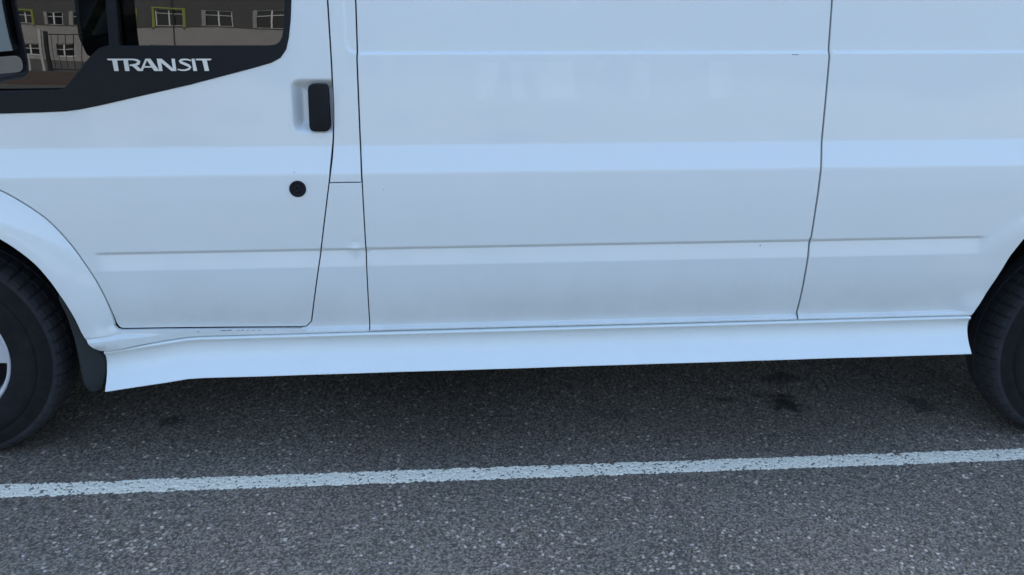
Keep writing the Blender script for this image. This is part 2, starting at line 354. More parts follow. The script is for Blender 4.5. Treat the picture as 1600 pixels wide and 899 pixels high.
# body shell: roof, far side, ends and floor
def shell():
    st = [(-2.36, .75, .10), (-2.33, .98, .06), (-2.15, 1.06, .05), (-1.66, 1.20, .07), (-1.60, 1.235, .08), (-1.10, 1.99, .16), (-.90, 2.10, .2), (-.4, 2.16, .2), (1.2, 2.18, .2), (2.9, 2.16, .2), (3.05, 2.10, .2), (3.09, 1.97, .2)]
    V, Fc = [], []
    for u, top, ins in st:
        c = [(ins-.02 if top > 1.3 else .06, min(top-.03, 1.94)), (ins+.06, top-.035), (ins+.22, top-.008), (.98, top), (1.96-ins-.22, top-.008), (1.96-ins-.06, top-.035), (1.96-ins+.02, min(top-.03, 1.94)), (1.93, min(1.3, top-.05)), (1.96, .7), (1.94, .42)]
        V += [(u, y, z) for y, z in c]
    n = 10
    for i in range(len(st)-1):
        if i == 4: continue                  # windscreen bay
        for j in range(n-1): Fc.append((i*n+j, i*n+j+1, (i+1)*n+j+1, (i+1)*n+j))
    for j in range(6, n-1): Fc.append((4*n+j, 4*n+j+1, 5*n+j+1, 5*n+j))
    V += [(-2.36, .02, .35), (3.09, .02, .42), (-2.36, 1.94, .35), (3.09, 1.94, .42)]; b = len(st)*n
    Fc.append(tuple(range(0, n))[::-1]+(b+2, b)); Fc.append(tuple((len(st)-1)*n+j for j in range(n))+(b+3, b+1))
    o = mesh_from('body_shell', V, Fc, PAINT, van)
    mesh_from('windscreen', [(-1.60, .14, 1.235), (-1.10, .22, 1.98), (-1.10, 1.74, 1.98), (-1.60, 1.82, 1.235)], [(0, 1, 2, 3)], GLASS, van)
    BM().box((-.95, .06, .425), (1.64, 1.92, .46)).box((1.64, .45, .425), (2.6, 1.5, .46)).box((-2.3, .45, .40), (-.95, 1.5, .44)).box((2.6, .06, .425), (3.08, 1.92, .46)).box((-.95, 1.90, .28), (1.64, 1.93, .43)).box((-.9, .42, .27), (1.6, .50, .43)).box((-.9, 1.42, .27), (1.6, 1.50, .43)).box((-.3, .6, .28), (.9, 1.3, .43)).done('floor_pan', DARK, van)
    BM().box((-.34, .10, .46), (-.30, 1.86, 1.98)).done('bulkhead', DARK, van)
    b = BM().box((-1.62, .16, 1.02), (-1.25, 1.8, 1.13), .03); b.done('dashboard', TRIM, van)
    for y in (.30, 1.05):
        s = BM(); s.box((-.98, y, .46), (-.5, y+.5, .82), .05).box((-.52, y, .75), (-.38, y+.5, 1.36), .05).box((-.50, y+.12, 1.38), (-.41, y+.38, 1.60), .04); s.done('seat', FABRIC, van)
    BM().tube((0, 0, 0), (3.6, 0, 0), .045).done('exhaust_pipe', STEEL, van).location = (-1.0, 1.1, .33)
    BM().tube((2.133, .2, .30), (2.133, 1.75, .30), .05).done('axle', DARK, van); BM().tube((-1.44, .2, .37), (-1.44, 1.75, .37), .04).done('axle', DARK, van)
shell()
# wheel wells
def well(c, r, y1, e):
    V, Fc = [], []; ts = np.linspace(-e, 180+e, 40)
    for t in ts:
        for rr, y in ((r, .035), (r, .14), (r-.005, y1), (.12, y1)): V.append((c[0]+rr*math.cos(R(t)), y, c[1]+rr*math.sin(R(t))))
    for i in range(len(ts)-1):
        for j in range(3): Fc.append((i*4+j, i*4+j+1, i*4+j+5, i*4+j+4))
    mesh_from('wheel_arch_liner', V, Fc, LINER, van, True)
well((-1.44, .40), .452, .42, 12); well((2.133, .34), .475, .55, 0)

# side skirt -------------------------------------------------------
def skirt():
    tp = [(-.9885, .4035), (-.97, .4050), (-.95, .4080), (-.80, .4300), (-.745, .4375), (-.70, .4395), (-.2, .4400), (.43, .4405), (1.6985, .4420)]
    bp = [(-.9885, .2905), (-.97, .2925), (-.95, .2955), (-.80, .3160), (-.745, .3245), (-.70, .3262), (-.2, .3266), (.43, .3280), (1.6985, .3305)]
    us = np.unique(np.round(np.concatenate([np.linspace(-.9885, -.70, 30), np.linspace(-.70, 1.6985, 50)]), 5))
    T = [0, .012, .03, .05, .075, .10, .14, .2, .3, .4, .5, .6, .7, .8, .88, .94, .975, .992, 1.0]
    O = [-.0022, -.0006, .0001, .0000, -.0030, -.0062, -.0092, -.0108, -.0105, -.0080, -.0040, .0015, .0085, .0168, .0255, .0310, .0342, .0358, .0360]
    V = []; prof = [(t, o) for t, o in zip(T, O)]
    inner = [(1.012, .0355), (1.018, .0335), (1.012, .0305), (.90, .022), (.6, -.006), (0.02, -.024)]
    prof = [(0, -.03)] + prof + inner; n = len(prof)
    for u in us:
        a = np.interp(u, [q[0] for q in tp], [q[1] for q in tp]); b = np.interp(u, [q[0] for q in bp], [q[1] for q in bp])
        wv = .0006*math.sin(u*9)+.0004*math.sin(u*23+1)
        for t, o in prof: V.append((u, -(o+wv*t), a+(b-a)*t))
    Fc = [(i*n+j, i*n+j+1, (i+1)*n+j+1, (i+1)*n+j) for i in range(len(us)-1) for j in range(n-1)]
    Fc += [(i*n+n-1, i*n, (i+1)*n, (i+1)*n+n-1) for i in range(len(us)-1)]
    Fc += [tuple(range(n))[::-1], tuple((len(us)-1)*n+j for j in range(n))]
    o = mesh_from('side_skirt', V, Fc, SKIRT, van, True)
    for f in list(o.data.polygons)[-2:]: f.use_smooth = False
    md = o.modifiers.new('es', 'EDGE_SPLIT'); md.split_angle = R(50)
    return o
skirt()
# mud flap ----------------------------------------------------------
mf = [(-1.0835, .600), (-1.070, .5985), (-1.060, .590), (-1.050, .560), (-1.037, .515), (-1.020, .468), (-1.006, .425), (-.992, .385), (-.990, .345), (-.998, .305), (-1.010, .281), (-1.030, .270), (-1.050, .273), (-1.062, .290), (-1.066, .3226), (-1.0655, .38), (-1.067, .4471), (-1.075, .52), (-1.092, .575)]
def flap_o(u, w):
    c = np.interp(w, [.27, .35, .45, .55, .6], [-1.028, -1.028, -1.04, -1.062, -1.075]); return .006-.010*np.abs((u-c)/.035)**2.2-.006*ss((.31-w)/.05)-.008*ss((w-.56)/.05)
panel('mud_flap', round_corners(mf, .008, 3), FLAP, van, flap_o, gap=0, rnd=.006, flange=.03, rows=np.arange(.27, .6, .012), du=.01, step=.008)
BM().box((-1.075, .022, .30), (-1.04, .26, .60), .004).done('mud_flap_carrier', FLAP, van)

# wheels ------------------------------------------------------------
def wheel(c, yo, rimr, front):
    hub = empty('wheel', (c[0], yo, c[1])); hub.parent = van
    Rt_ = .350; n = 280
    prof = [(.0, rimr), (-.006, rimr+.006), (-.010, rimr+.03), (-.013, rimr+.060), (-.012, rimr+.078), (-.009, rimr+.080), (-.009, rimr+.092), (-.002, .304), (.003, .318), (.006, .330), (.014, .3400), (.028, .346), (.040, .3485), (.052, .3500), (.0535, .343), (.060, .343), (.0615, .351), (.095, .352), (.0965, .344), (.104, .344), (.1055, .352), (.14, .350), (.165, .343), (.18, .32), (.195, .27), (.18, rimr)]
    V, Fc = [], []; k = len(prof)
    for i in range(n):
        t = 2*math.pi*i/n; ph = i % 5
        for j, (y, r) in enumerate(prof):
            tt = t
            if 9 <= j <= 17:                     # shoulder blocks parted by sipes
                if ph == 0: r = r-(.007 if j > 9 else .003)
                tt = t+(j-10)*.0016
            if j in (2, 3): r += .0006*math.sin(t*40)
            V.append((r*math.cos(tt), y, r*math.sin(tt)))
    for i in range(n):
        for j in range(k-1): a = i*k+j; b = ((i+1) % n)*k+j; Fc.append((a, b, b+1, a+1))
    ty = mesh_from('tyre', V, Fc, TYRE, hub); me = ty.data
    sm = [j in (0, 1, 2, 3, 6) for _ in range(n) for j in range(k-1)]
    me.polygons.foreach_set('use_smooth', sm); me.materials.append(TREAD)
    me.polygons.foreach_set('material_index', [int(8 <= j <= 21) for _ in range(n) for j in range(k-1)])
    # rim: lip, barrel and five flat spokes
    lipp = [(.004, rimr+.004), (-.004, rimr+.003), (-.006, rimr-.002), (-.003, rimr-.008), (.012, rimr-.013), (.05, rimr-.02), (.10, rimr-.035), (.12, .0)]
    V, Fc = [], []; k = len(lipp); n = 96
    for i in range(n):
        t = 2*math.pi*i/n
        for y, r in lipp: V.append((r*math.cos(t), y, r*math.sin(t)))
    for i in range(n):
        for j in range(k-1): a = i*k+j; b = ((i+1) % n)*k+j; Fc.append((a, b, b+1, a+1))
    b = mesh_from('rim', V, Fc, RIM if front else STEEL, hub, True)
    if front:
        b.data.materials.append(DARK)
        for q in b.data.polygons:
            if q.index % (k-1) >= 5: q.material_index = 1
        for s in range(5):
            a = 2*math.pi*s/5+R(5)
            sp = BM(); sp.prism([(.03, -.03), (.10, -.026), (rimr-.012, -.042), (rimr-.004, -.038), (rimr-.004, .038), (rimr-.012, .042), (.10, .026), (.03, .03)], .002, .035)
            bmesh.ops.bevel(sp.b, geom=sp.b.edges[:], offset=.004, segments=2, affect='EDGES')
            bmesh.ops.rotate(sp.b, verts=sp.b.verts, matrix=Matrix.Rotation(-a, 3, 'Y')); sp.done('spoke', RIM, hub)
        BM().tube((0, .004, 0), (0, .05, 0), .05, .055, 32).done('hub_cap', RIM, hub)
    else:
        BM().tube((0, .0, 0), (0, .10, 0), .08, .10, 32).done('hub_cap', STEEL, hub)
    return hub
wheel((-1.480, .379), .045, .197, True); wheel((2.183, .298), .050, .200, False)
for c in ((-1.44, .381), (2.133, .301)):
    h = empty('wheel', (c[0], 1.92, c[1])); h.parent = van
    BM().tube((0, 0, 0), (0, -.21, 0), .35, .35, 48).done('tyre', TYRE, h); BM().tube((0, .004, 0), (0, -.05, 0), .2, .2, 32).done('rim', RIM, h)

# window surround, panes, lettering --------------------------------
def trim_o(u, w): return np.interp(w, [1.05, 1.10, 1.20, 1.30, 1.45, 1.7, 1.95], [-.0355, -.0365, -.0445, -.0535, -.067, -.109, -.170])
to = [(a, b) for a, b in front_hole]
g1 = [(-.8366, 1.2785), (-.6466, 1.2783), (-.440, 1.2780), (-.4225, 1.2800), (-.4090, 1.2880), (-.4015, 1.3010), (-.3965, 1.3200), (-.3880, 1.3971), (-.392, 1.58), (-.415, 1.77), (-.46, 1.81), (-.82, 1.81), (-.832, 1.40)]
g2 = [(-1.49, 1.158), (-1.1721, 1.1614), (-1.03, 1.1635), (-1.005, 1.1650), (-.9882, 1.1725), (-.9750, 1.186), (-.955, 1.208), (-.920, 1.246), (-.9033, 1.2610), (-.890, 1.2715), (-.8744, 1.2775), (-.862, 1.279), (-.858, 1.40), (-.848, 1.81), (-1.10, 1.81), (-1.18, 1.77), (-1.50, 1.19)]
trim = panel('window_surround', to, TRIM, van, trim_o, holes=[g1, g2], gap=.0006, rnd=.0018, flange=.012, lift=.0035, rows=np.arange(1.1, 1.85, .03), du=.06)
def pane(loop, dy):
    P = np.array(resample(loop, .02)); P = P if area(P) > 0 else P[::-1]; P = P+vnorm(P)*.006
    def go(u, w): return -(.066+(w-1.16)*math.tan(R(.3))+(w-1.16)**2/6.6+(u+.7)**2/18+.00004*np.sin(u*37+w*9)+.00003*np.sin(w*61+u*14)) - dy
    return panel('window_pane', P, GLASS, van, lambda u, w: go(u, w), gap=0, rnd=.0005, flange=.001, rows=np.arange(1.1, 1.85, .02), du=.03, step=.02)
pane(g1, -.008); pane(g2, -.008)
BM().box((-.862, .085, 1.24), (-.834, .11, 1.84), .003).done('window_guide', TRIM, van)
def letters():
    def q(X, Y): px, py = 160+X/5.333, 60+Y/5.333; return (-.8719+(px-169)*.0017, 1.2441-(py-92)*.00168-(px-169)*.000005)
    def stroke(pts):                         # pts: (x, y, width)
        L, Rr = [], []; m = len(pts)
        for i, (x, y, wd) in enumerate(pts):
            a = pts[max(i-1, 0)]; b = pts[min(i+1, m-1)]; dx, dy = b[0]-a[0], b[1]-a[1]; l = math.hypot(dx, dy); nx, ny = -dy/l, dx/l
            L.append((x+nx*wd/2, y+ny*wd/2)); Rr.append((x-nx*wd/2, y-ny*wd/2))
        return L+Rr[::-1]
    cr = lambda ps, n=6: ps
    G = [
     [[(50, 168), (190, 168), (190, 181), (132, 182), (136, 270), (100, 270), (92, 182), (56, 180)]],
     [[(184, 168), (220, 168), (226, 270), (190, 270)],
      ('S', [(216, 174, 12), (262, 174, 12), (296, 180, 17), (312, 192, 24), (306, 207, 25), (282, 218, 17), (232, 223, 12)]),
      [(244, 221), (282, 217), (338, 270), (296, 270)]],
     [[(368, 168), (386, 168), (334, 270), (314, 270)], [(372, 168), (408, 168), (474, 270), (432, 270)], [(352, 230), (424, 230), (430, 242), (346, 242)]],
     [[(462, 168), (496, 168), (500, 270), (472, 270)], [(462, 168), (502, 168), (612, 270), (574, 270)], [(584, 168), (612, 168), (616, 270), (590, 270)]],
     [('S', [(746, 184, 10), (722, 176, 12), (692, 173, 13), (664, 178, 16), (652, 188, 19), (662, 199, 21), (692, 211, 22), (722, 225, 22), (734, 239, 20), (722, 254, 17), (688, 264, 13), (652, 263, 11), (628, 256, 9)])],
     [[(752, 168), (776, 168), (790, 270), (758, 270)]],
     [[(786, 168), (918, 168), (912, 180), (878, 182), (890, 270), (854, 270), (840, 182), (790, 180)]]]
    for g in G:
        b = BM()
        for k, poly in enumerate(g):
            yy = lambda z: -float(trim_o(0, z))-.0035
            if poly[0] == 'S':
                P = [q(*a) for a in stroke(poly[1])]; n = len(P); fr = [b.b.verts.new((x, yy(z)-.0018-.00005*k, z)) for x, z in P]; bk = [b.b.verts.new((x, yy(z)+.001, z)) for x, z in P]
                for i in range(n//2-1): b.b.faces.new((fr[i], fr[i+1], fr[n-2-i], fr[n-1-i]))
                for i in range(n): b.b.faces.new((fr[i], bk[i], bk[(i+1) % n], fr[(i+1) % n]))
                continue
            P = [q(*a) for a in poly]
            fr = [b.b.verts.new((x, yy(z)-.0018-.00005*k, z)) for x, z in P]; bk = [b.b.verts.new((x, yy(z)+.001, z)) for x, z in P]
            b.b.faces.new(fr); n = len(P)
            for i in range(n): b.b.faces.new((fr[i], bk[i], bk[(i+1) % n], fr[(i+1) % n]))
        bmesh.ops.triangulate(b.b, faces=[f for f in b.b.faces if len(f.verts) > 4])
        b.done('letter', CHROME, trim)
letters()
# door handle and lock ---------------------------------------------
def handle():
    b = BM(); x0, x1, z0, z1 = -.3415, -.2835, 1.047, 1.176
    P = round_corners([(x0+.004, z1), (x1, z1), (x1-.001, z0), (x0, z0)], .014, 6)
    b.prism(P, .021, .053)
    bmesh.ops.bevel(b.b, geom=[e for e in b.b.edges if abs(e.verts[0].co.y-e.verts[1].co.y) < 1e-6 and e.verts[0].co.y < .022], offset=.005, segments=4, affect='EDGES', profile=.6)
    b.done('door_handle', HANDLE, front_door, True).modifiers.new('es', 'EDGE_SPLIT').split_angle = R(60)
    # small fixing foot the paddle pivots on
    c = (-.3835, .8882); yb = -float(base_o(np.array([c[0]]), np.array([c[1]]))[0])
    V, Fc = [], []; pr = [(.0235, .002), (.0235, -.0030), (.0215, -.0052), (.0175, -.0056), (.0160, -.0042), (.0100, -.0040), (.0090, -.0052), (.0045, -.0052), (.0035, -.0030), (0.0001, -.0030)]; n = 40
    for i in range(n):
        t = 2*math.pi*i/n
        for r, y in pr: V.append((c[0]+r*math.cos(t), yb+y, c[1]+r*math.sin(t)))
    k = len(pr)
    for i in range(n):
        for j in range(k-1): a = i*k+j; e = ((i+1) % n)*k+j; Fc.append((a, e, e+1, a+1))
    mesh_from('door_lock', V, Fc, HANDLE, front_door, True)
handle()
# chips and scuffs: thin bare patches lying on the paint -------------
def scuffs():
    def blob(u, w_, lu, lw, fn, par):
        V = []; n = 9
        for i in range(n):
            t = 2*math.pi*i/n; r = .6+.5*random.random(); uu = u+lu*r*math.cos(t); ww = w_+lw*r*math.sin(t)
            V.append((uu, -float(fn(np.array([uu]), np.array([ww]))[0])-.0004, ww))
        mesh_from('paint_chip', V, [tuple(range(n))], SCUFF, par)
    for u, w_, lu, lw in [(-.710, .4570, .006, .0012), (-.635, .4595, .013, .0014), (-.618, .4598, .009, .0015), (-.592, .4590, .004, .001), (-.580, .4588, .006, .001), (-.565, .4580, .003, .001), (-.548, .4576, .006, .0007), (-.530, .4570, .003, .001)]:
        blob(u, w_, lu, lw, side_o, side_panel)
    for u, w_, lu, lw, pp in [(1.048, 1.2505, .011, .0010, sliding_door), (1.040, 1.2508, .004, .0013, sliding_door), (.985, .6925, .0022, .0020, sliding_door), (-.142, .883, .002, .001, sliding_door), (-.39, .935, .0015, .0015, front_door), (.37, .444, .004, .0010, sliding_door), (1.105, .446, .007, .0010, sliding_door)]:
        blob(u, w_, lu, lw, base_o, pp)
scuffs()
# door mirror --------------------------------------------------------
def mirror():
    par = empty('door_mirror', (-.957, -.350, 1.36)); par.parent = van
    n = Vector((.995, -.09, .02)).normalized(); side = Vector((0, 0, 1)).cross(n).normalized(); up = n.cross(side)
    Mx = Matrix((side, up, n)).transposed()
    # housing: rounded shell in the local frame, side = towards the van
    def loopy(hw, z0, z1, r, k=6): return round_corners([(-hw, z0), (hw, z0), (hw, z1), (-hw, z1)], r, k)
    secs = [(.0, .100, -.130, .25, .035), (-.004, .104, -.134, .254, .037), (-.07, .104, -.132, .25, .045), (-.13, .085, -.11, .22, .05), (-.16, .03, -.06, .18, .03)]
    V, Fc = [], []; L = 24
    inn = loopy(.088, -.118, .238, .028); V += [Mx @ Vector((a, b, -.098)) for a, b in inn]
    V += [Mx @ Vector((a, b, .0)) for a, b in loopy(.092, -.122, .242, .03)]
    for d, hw, z0, z1, r in secs: V += [Mx @ Vector((a, b, d)) for a, b in loopy(hw, z0, z1, r)]
    m = len(inn)
    for s in range(len(secs)+1):
        for i in range(m): Fc.append((s*m+i, s*m+(i+1) % m, (s+1)*m+(i+1) % m, (s+1)*m+i))
    Fc.append(tuple(range(m))[::-1]); Fc.append(tuple((len(secs)+1)*m+i for i in range(m)))
    mesh_from('mirror_housing', V, Fc, TRIM, par, True).modifiers.new('es', 'EDGE_SPLIT').split_angle = R(35)
    for z0, z1, tl in ((-.120, -.082, 27), (-.070, .235, 12)):
        P = loopy(.081, z0, z1, .018); mesh_from('mirror_glass', [Mx @ Vector((a, b, -.004-(.081-a)*math.tan(R(tl)))) for a, b in P], [tuple(range(len(P)))], MIRROR, par)
    b = BM().tube((-.06, .0, .21), (-.33, .28, .24), .024, .034); b.done('mirror_arm', TRIM, par, True)
    return par
mirror()

# ------------------------------------------------------------------ GROUND
def cells(X, Y, s, seed):
    """Nearest jittered seed: distance, per-seed random number."""
    r = np.random.RandomState(seed); G = 1024; jx, jy, rv = r.rand(G, G), r.rand(G, G), r.rand(G, G)
    ix, iy = np.floor(X/s).astype(int), np.floor(Y/s).astype(int); best = np.full(X.shape, 9., np.float32); val = np.zeros(X.shape, np.float32)
    for a in (-1, 0, 1):
        for b in (-1, 0, 1):
            cx, cy = (ix+a) % G, (iy+b) % G
            d = np.hypot(X/s-(ix+a)-jx[cx, cy], Y/s-(iy+b)-jy[cx, cy]); k = d < best
            best = np.where(k, d, best); val = np.where(k, rv[cx, cy], val)
    return best, val
def vnoise(X, Y, s, seed):
    r = np.random.RandomState(seed); G = 256; g = r.rand(G, G); x, y = X/s, Y/s; ix, iy = np.floor(x).astype(int), np.floor(y).astype(int); fx, fy = ss(x-ix), ss(y-iy)
    f = lambda a, b: g[(ix+a) % G, (iy+b) % G]
    return (f(0, 0)*(1-fx)+f(1, 0)*fx)*(1-fy)+(f(0, 1)*(1-fx)+f(1, 1)*fx)*fy
def height(X, Y):
    d, v = cells(X, Y, .0062, 1); d2, v2 = cells(X, Y, .0115, 2)
    h1 = (1-np.clip(d/.72, 0, 1)**2)*(.25+.75*v); h2 = (1-np.clip(d2/.55, 0, 1)**2)*(v2 > .55)*(.4+.6*v2)
    h = .0018*h1+.0015*h2 + .0012*(vnoise(X, Y, .022, 3)-.5) + .002*(vnoise(X, Y, .3, 4)-.5)
    return h, h1, h2, v, v2
def grid_mesh(name, xs, ys, Z, m, cols=None):
    nx, ny = len(xs), len(ys); me = bpy.data.meshes.new(name)
    X, Y = np.meshgrid(xs, ys, indexing='xy'); co = np.stack([X, Y, Z], -1).astype(np.float32).reshape(-1)
    me.vertices.add(nx*ny); me.vertices.foreach_set('co', co)
    i = (np.arange(nx-1)[None, :]+nx*np.arange(ny-1)[:, None]).ravel(); q = np.stack([i, i+1, i+1+nx, i+nx], 1).astype(np.int32)
    me.loops.add(q.size); me.loops.foreach_set('vertex_index', q.ravel()); me.polygons.add(len(q))
    me.polygons.foreach_set('loop_start', np.arange(0, q.size, 4, dtype=np.int32)); me.polygons.foreach_set('use_smooth', np.ones(len(q), bool))
    if cols is not None:
        at = me.color_attributes.new('stone', 'FLOAT_COLOR', 'POINT'); at.data.foreach_set('color', cols.astype(np.float32).ravel())
    me.update(); me.validate(); return link(name, me, m)
def asphalt_material(attr):
    m = mat('asphalt_detail' if attr else 'asphalt', (.08, .08, .08), .85, Specular_IOR_Level=.35); a = N(m); tc = a.n('ShaderNodeNewGeometry').outputs['Position']
    if attr:
        at = a.n('ShaderNodeAttribute', attribute_name='stone'); c = a.mix(1., at.outputs['Color'], a.ramp(a.noise(tc, 900, 2), .2, .8, (.75, .75, .75, 1), (1.25, 1.25, 1.25, 1)), 'MULTIPLY')
        a.bump(a.noise(tc, 700, 3, .7), .5, .0008)
    else:
        v = a.n('ShaderNodeTexVoronoi', i_Scale=150.); a.l(tc, v.inputs['Vector'])
        hs = a.n('ShaderNodeSeparateColor'); a.l(v.outputs['Color'], hs.inputs[0])
        c = a.ramp(hs.outputs[0], 0, 1, (.08, .076, .068, 1), (.20, .188, .16, 1)); c = a.mix(a.ramp(hs.outputs[1], .95, .96), c, (.36, .35, .33, 1))
        c = a.mix(a.ramp(a.noise(tc, 1.3, 4), .3, .7), c, a.mix(.25, c, (.04, .04, .042, 1)))
        a.bump(v.outputs['Distance'], .6, .002)
    a.l(c, a.b.inputs['Base Color']); return m
ASPH = asphalt_material(False)
X0, X1, Y0, Y1 = -1.75, 2.45, -.80, 1.15
xs = np.arange(X0, X1, .0024); ys = np.concatenate([np.arange(Y0, .12, .0024), np.arange(.12, .45, .0040), np.arange(.45, Y1, .009)])
Xg, Yg = np.meshgrid(xs, ys); H, h1, h2, v, v2 = height(Xg, Yg)
# tyre contact stays clear of the stones
lum = (.082+.15*v*np.clip(h1*1.8, 0, 1)+.09*(v2-.5)*(h2 > .05))*(.80+.28*np.clip((h1+h2)*1.6, 0, 1))
patch = vnoise(Xg, Yg, .16, 9)*.6+vnoise(Xg, Yg, .05, 10)*.4
near = np.clip((-Yg-.12)/.3, 0, 1)
pale = ((v2 > .975-.15*np.clip((patch-.52)*6, 0, 1)*near) & (h2 > .42)).astype(float)
pale2 = ((v > .975-.025*near) & (h1 > .55)).astype(float)
lum = lum*(1-pale)+pale*(.30+.22*((v2*37) % 1)); lum = lum*(1-pale2)+pale2*(.22+.08*((v*91) % 1))
lum *= .82+.36*vnoise(Xg, Yg, .6, 11)
warm = vnoise(Xg, Yg, .25, 12)[..., None]*np.array([.07, 0, -.01])+((v*53) % 1)[..., None]*np.array([.12, .02, -.12])
col = lum[..., None]*(np.array([1.19, 1.04, .86])+warm)
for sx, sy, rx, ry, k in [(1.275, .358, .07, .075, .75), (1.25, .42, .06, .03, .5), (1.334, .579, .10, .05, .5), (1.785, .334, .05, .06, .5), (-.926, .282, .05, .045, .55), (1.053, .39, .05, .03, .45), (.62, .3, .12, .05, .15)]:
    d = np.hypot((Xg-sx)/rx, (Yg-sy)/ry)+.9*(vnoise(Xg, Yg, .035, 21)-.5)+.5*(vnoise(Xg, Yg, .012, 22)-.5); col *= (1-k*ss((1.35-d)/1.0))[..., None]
dirt = ss((.16-np.hypot((Xg+1.30)/1.3, (Yg-.17)))/.10)*vnoise(Xg, Yg, .02, 25)      # brown silt beside the front tyre
col = col*(1-.6*dirt[..., None])+.6*dirt[..., None]*np.array([.12, .095, .065])
edge = np.minimum.reduce([Xg-X0, X1-Xg, Yg-Y0, Y1-Yg]); Hz = H*ss(edge/.05)-.001+.0
col = np.concatenate([col, np.ones(col.shape[:2]+(1,))], -1)
ASPH_D = asphalt_material(True)
tag(grid_mesh('asphalt', xs, ys, Hz, ASPH_D, col), 'grey stony asphalt surface beside and under the van', kind='structure')
for nm, (a, b, c, d) in {'car_park': (-400, 400, -400, 400)}.items():
    V = [(-400, -400, -.0), (400, -400, 0), (400, 400, 0), (-400, 400, 0), (X0+.004, Y0+.004, 0), (X1-.008, Y0+.004, 0), (X1-.008, Y1-.012, 0), (X0+.004, Y1-.012, 0)]
    o = mesh_from('ground', [(x, y, -.0012) for x, y, _ in V], [(0, 1, 5, 4), (1, 2, 6, 5), (2, 3, 7, 6), (3, 0, 4, 7)], ASPH); tag(o, 'asphalt ground of the car park', kind='structure')
# painted bay line: a worn skin over the same stones
def bay_line():
    A = np.array([-1.306, -.1036]); B = np.array([1.978, 0.]); d = (B-A)/np.linalg.norm(B-A); nrm = np.array([-d[1], d[0]])
    t = np.arange(-.6, np.linalg.norm(B-A)+.8, .0026); s = np.arange(-.0845, .0095, .0024)
    T, Sx = np.meshgrid(t, s); X = A[0]+d[0]*T+nrm[0]*Sx; Y = A[1]+d[1]*T+nrm[1]*Sx
    H, h1, h2, v, v2 = height(X, Y)
    w0 = .004*(vnoise(X, Y*0+3, .03, 31)-.5)+.004*(vnoise(X, Y, .008, 32)-.5); w1 = .004*(vnoise(X, Y*0+9, .025, 33)-.5)+.005*(vnoise(X, Y, .008, 34)-.5)
    ins = np.minimum(-Sx+w0-.001, Sx+.0735+w1)                      # distance inside the band
    wear = vnoise(X, Y, .05, 35)*.5+vnoise(X, Y, .011, 36)*.5
    ins = ins+.005*(v-.5); th = .0010*np.clip(ins/.003, -2, 1)+.0016*(.60-wear)+.0030*(vnoise(X, Y, .0055, 37)-.42)-.0010*(v > .82)
    for cx, cy in ((-1.13, -.135), (-1.165, -.15), (-1.20, -.13), (-1.05, -.155), (.55, -.05), (.57, -.07)): th -= .0016*np.exp(-(((X-cx)/.012)**2+((Y-cy)/.008)**2))
    Z = H-.001+th*1.0-.0002
    Z = np.where(ins < -.001, H-.004, Z)
    me = bpy.data.meshes.new('bay_line'); nx, ny = len(t), len(s)
    me.vertices.add(nx*ny); me.vertices.foreach_set('co', np.stack([X, Y, Z], -1).astype(np.float32).ravel())
    i = (np.arange(nx-1)[None, :]+nx*np.arange(ny-1)[:, None]); q = np.stack([i, i+1, i+1+nx, i+nx], -1)
    keep = (Z-H+.001)[:-1, :-1] > -.0016; q = q[keep].astype(np.int32)
    me.loops.add(q.size); me.loops.foreach_set('vertex_index', q.ravel()); me.polygons.add(len(q)); me.polygons.foreach_set('loop_start', np.arange(0, q.size, 4, dtype=np.int32)); me.polygons.foreach_set('use_smooth', np.ones(len(q), bool)); me.update(); me.validate()
    m = mat('worn_line_paint', (.5, .5, .49), .8); a = N(m); tc = a.n('ShaderNodeNewGeometry').outputs['Position']
    f = a.ramp(a.noise(tc, 130, 4, .7), .28, .50); a.l(a.mix(f, (.68, .61, .47, 1), (.94, .86, .67, 1)), a.b.inputs['Base Color']); a.bump(a.noise(tc, 500, 3), .25, .0008)
    tag(link('painted_bay_line', me, m), 'worn white parking bay line painted on the asphalt', kind='structure')
bay_line()
# loose grit
def grit():
    V, Fc = [], []; r = random.Random(3)
    pts = []
    for cx, cy, sx, sy, n in [(-.95, -.42, .14, .05, 60), (-.62, -.46, .12, .05, 60), (-.2, -.45, .3, .06, 90), (.35, -.5, .3, .06, 90), (.85, -.42, .3, .07, 80), (1.25, -.36, .2, .06, 60), (.3, -.3, 1., .2, 160), (.2, .05, 1.2, .1, 110), (1.93, .35, .03, .06, 25)]:
        pts += [(r.gauss(cx, sx), r.gauss(cy, sy)) for _ in range(n)]
    pts += [(.158, .01), (-.53, -.045)]
    for x, y in pts:
        if y < -.78 or y > .6: continue
        h = float(height(np.array([x]), np.array([y]))[0][0]); s = r.uniform(.0010, .0023)*(2.0 if (x, y) in ((.158, .01), (-.53, -.045)) else 1); b = len(V)
        for dx, dy, dz in ((1, 0, 0), (0, 1, 0), (-1, 0, 0), (0, -1, 0), (0, 0, .8), (0, 0, -.8)):
            V.append((x+dx*s*r.uniform(.6, 1.5), y+dy*s*r.uniform(.6, 1.5), h+dz*s*r.uniform(.6, 1.2)+.0002))
        for q in ((0, 1, 4), (1, 2, 4), (2, 3, 4), (3, 0, 4), (1, 0, 5), (2, 1, 5), (3, 2, 5), (0, 3, 5)): Fc.append(tuple(b+k for k in q))
    m = mat('pale_grit', (.55, .53, .49), .8); tag(mesh_from('loose_grit', V, Fc, m), 'pale loose grit scattered on the asphalt', 'grit', kind='stuff')
grit()

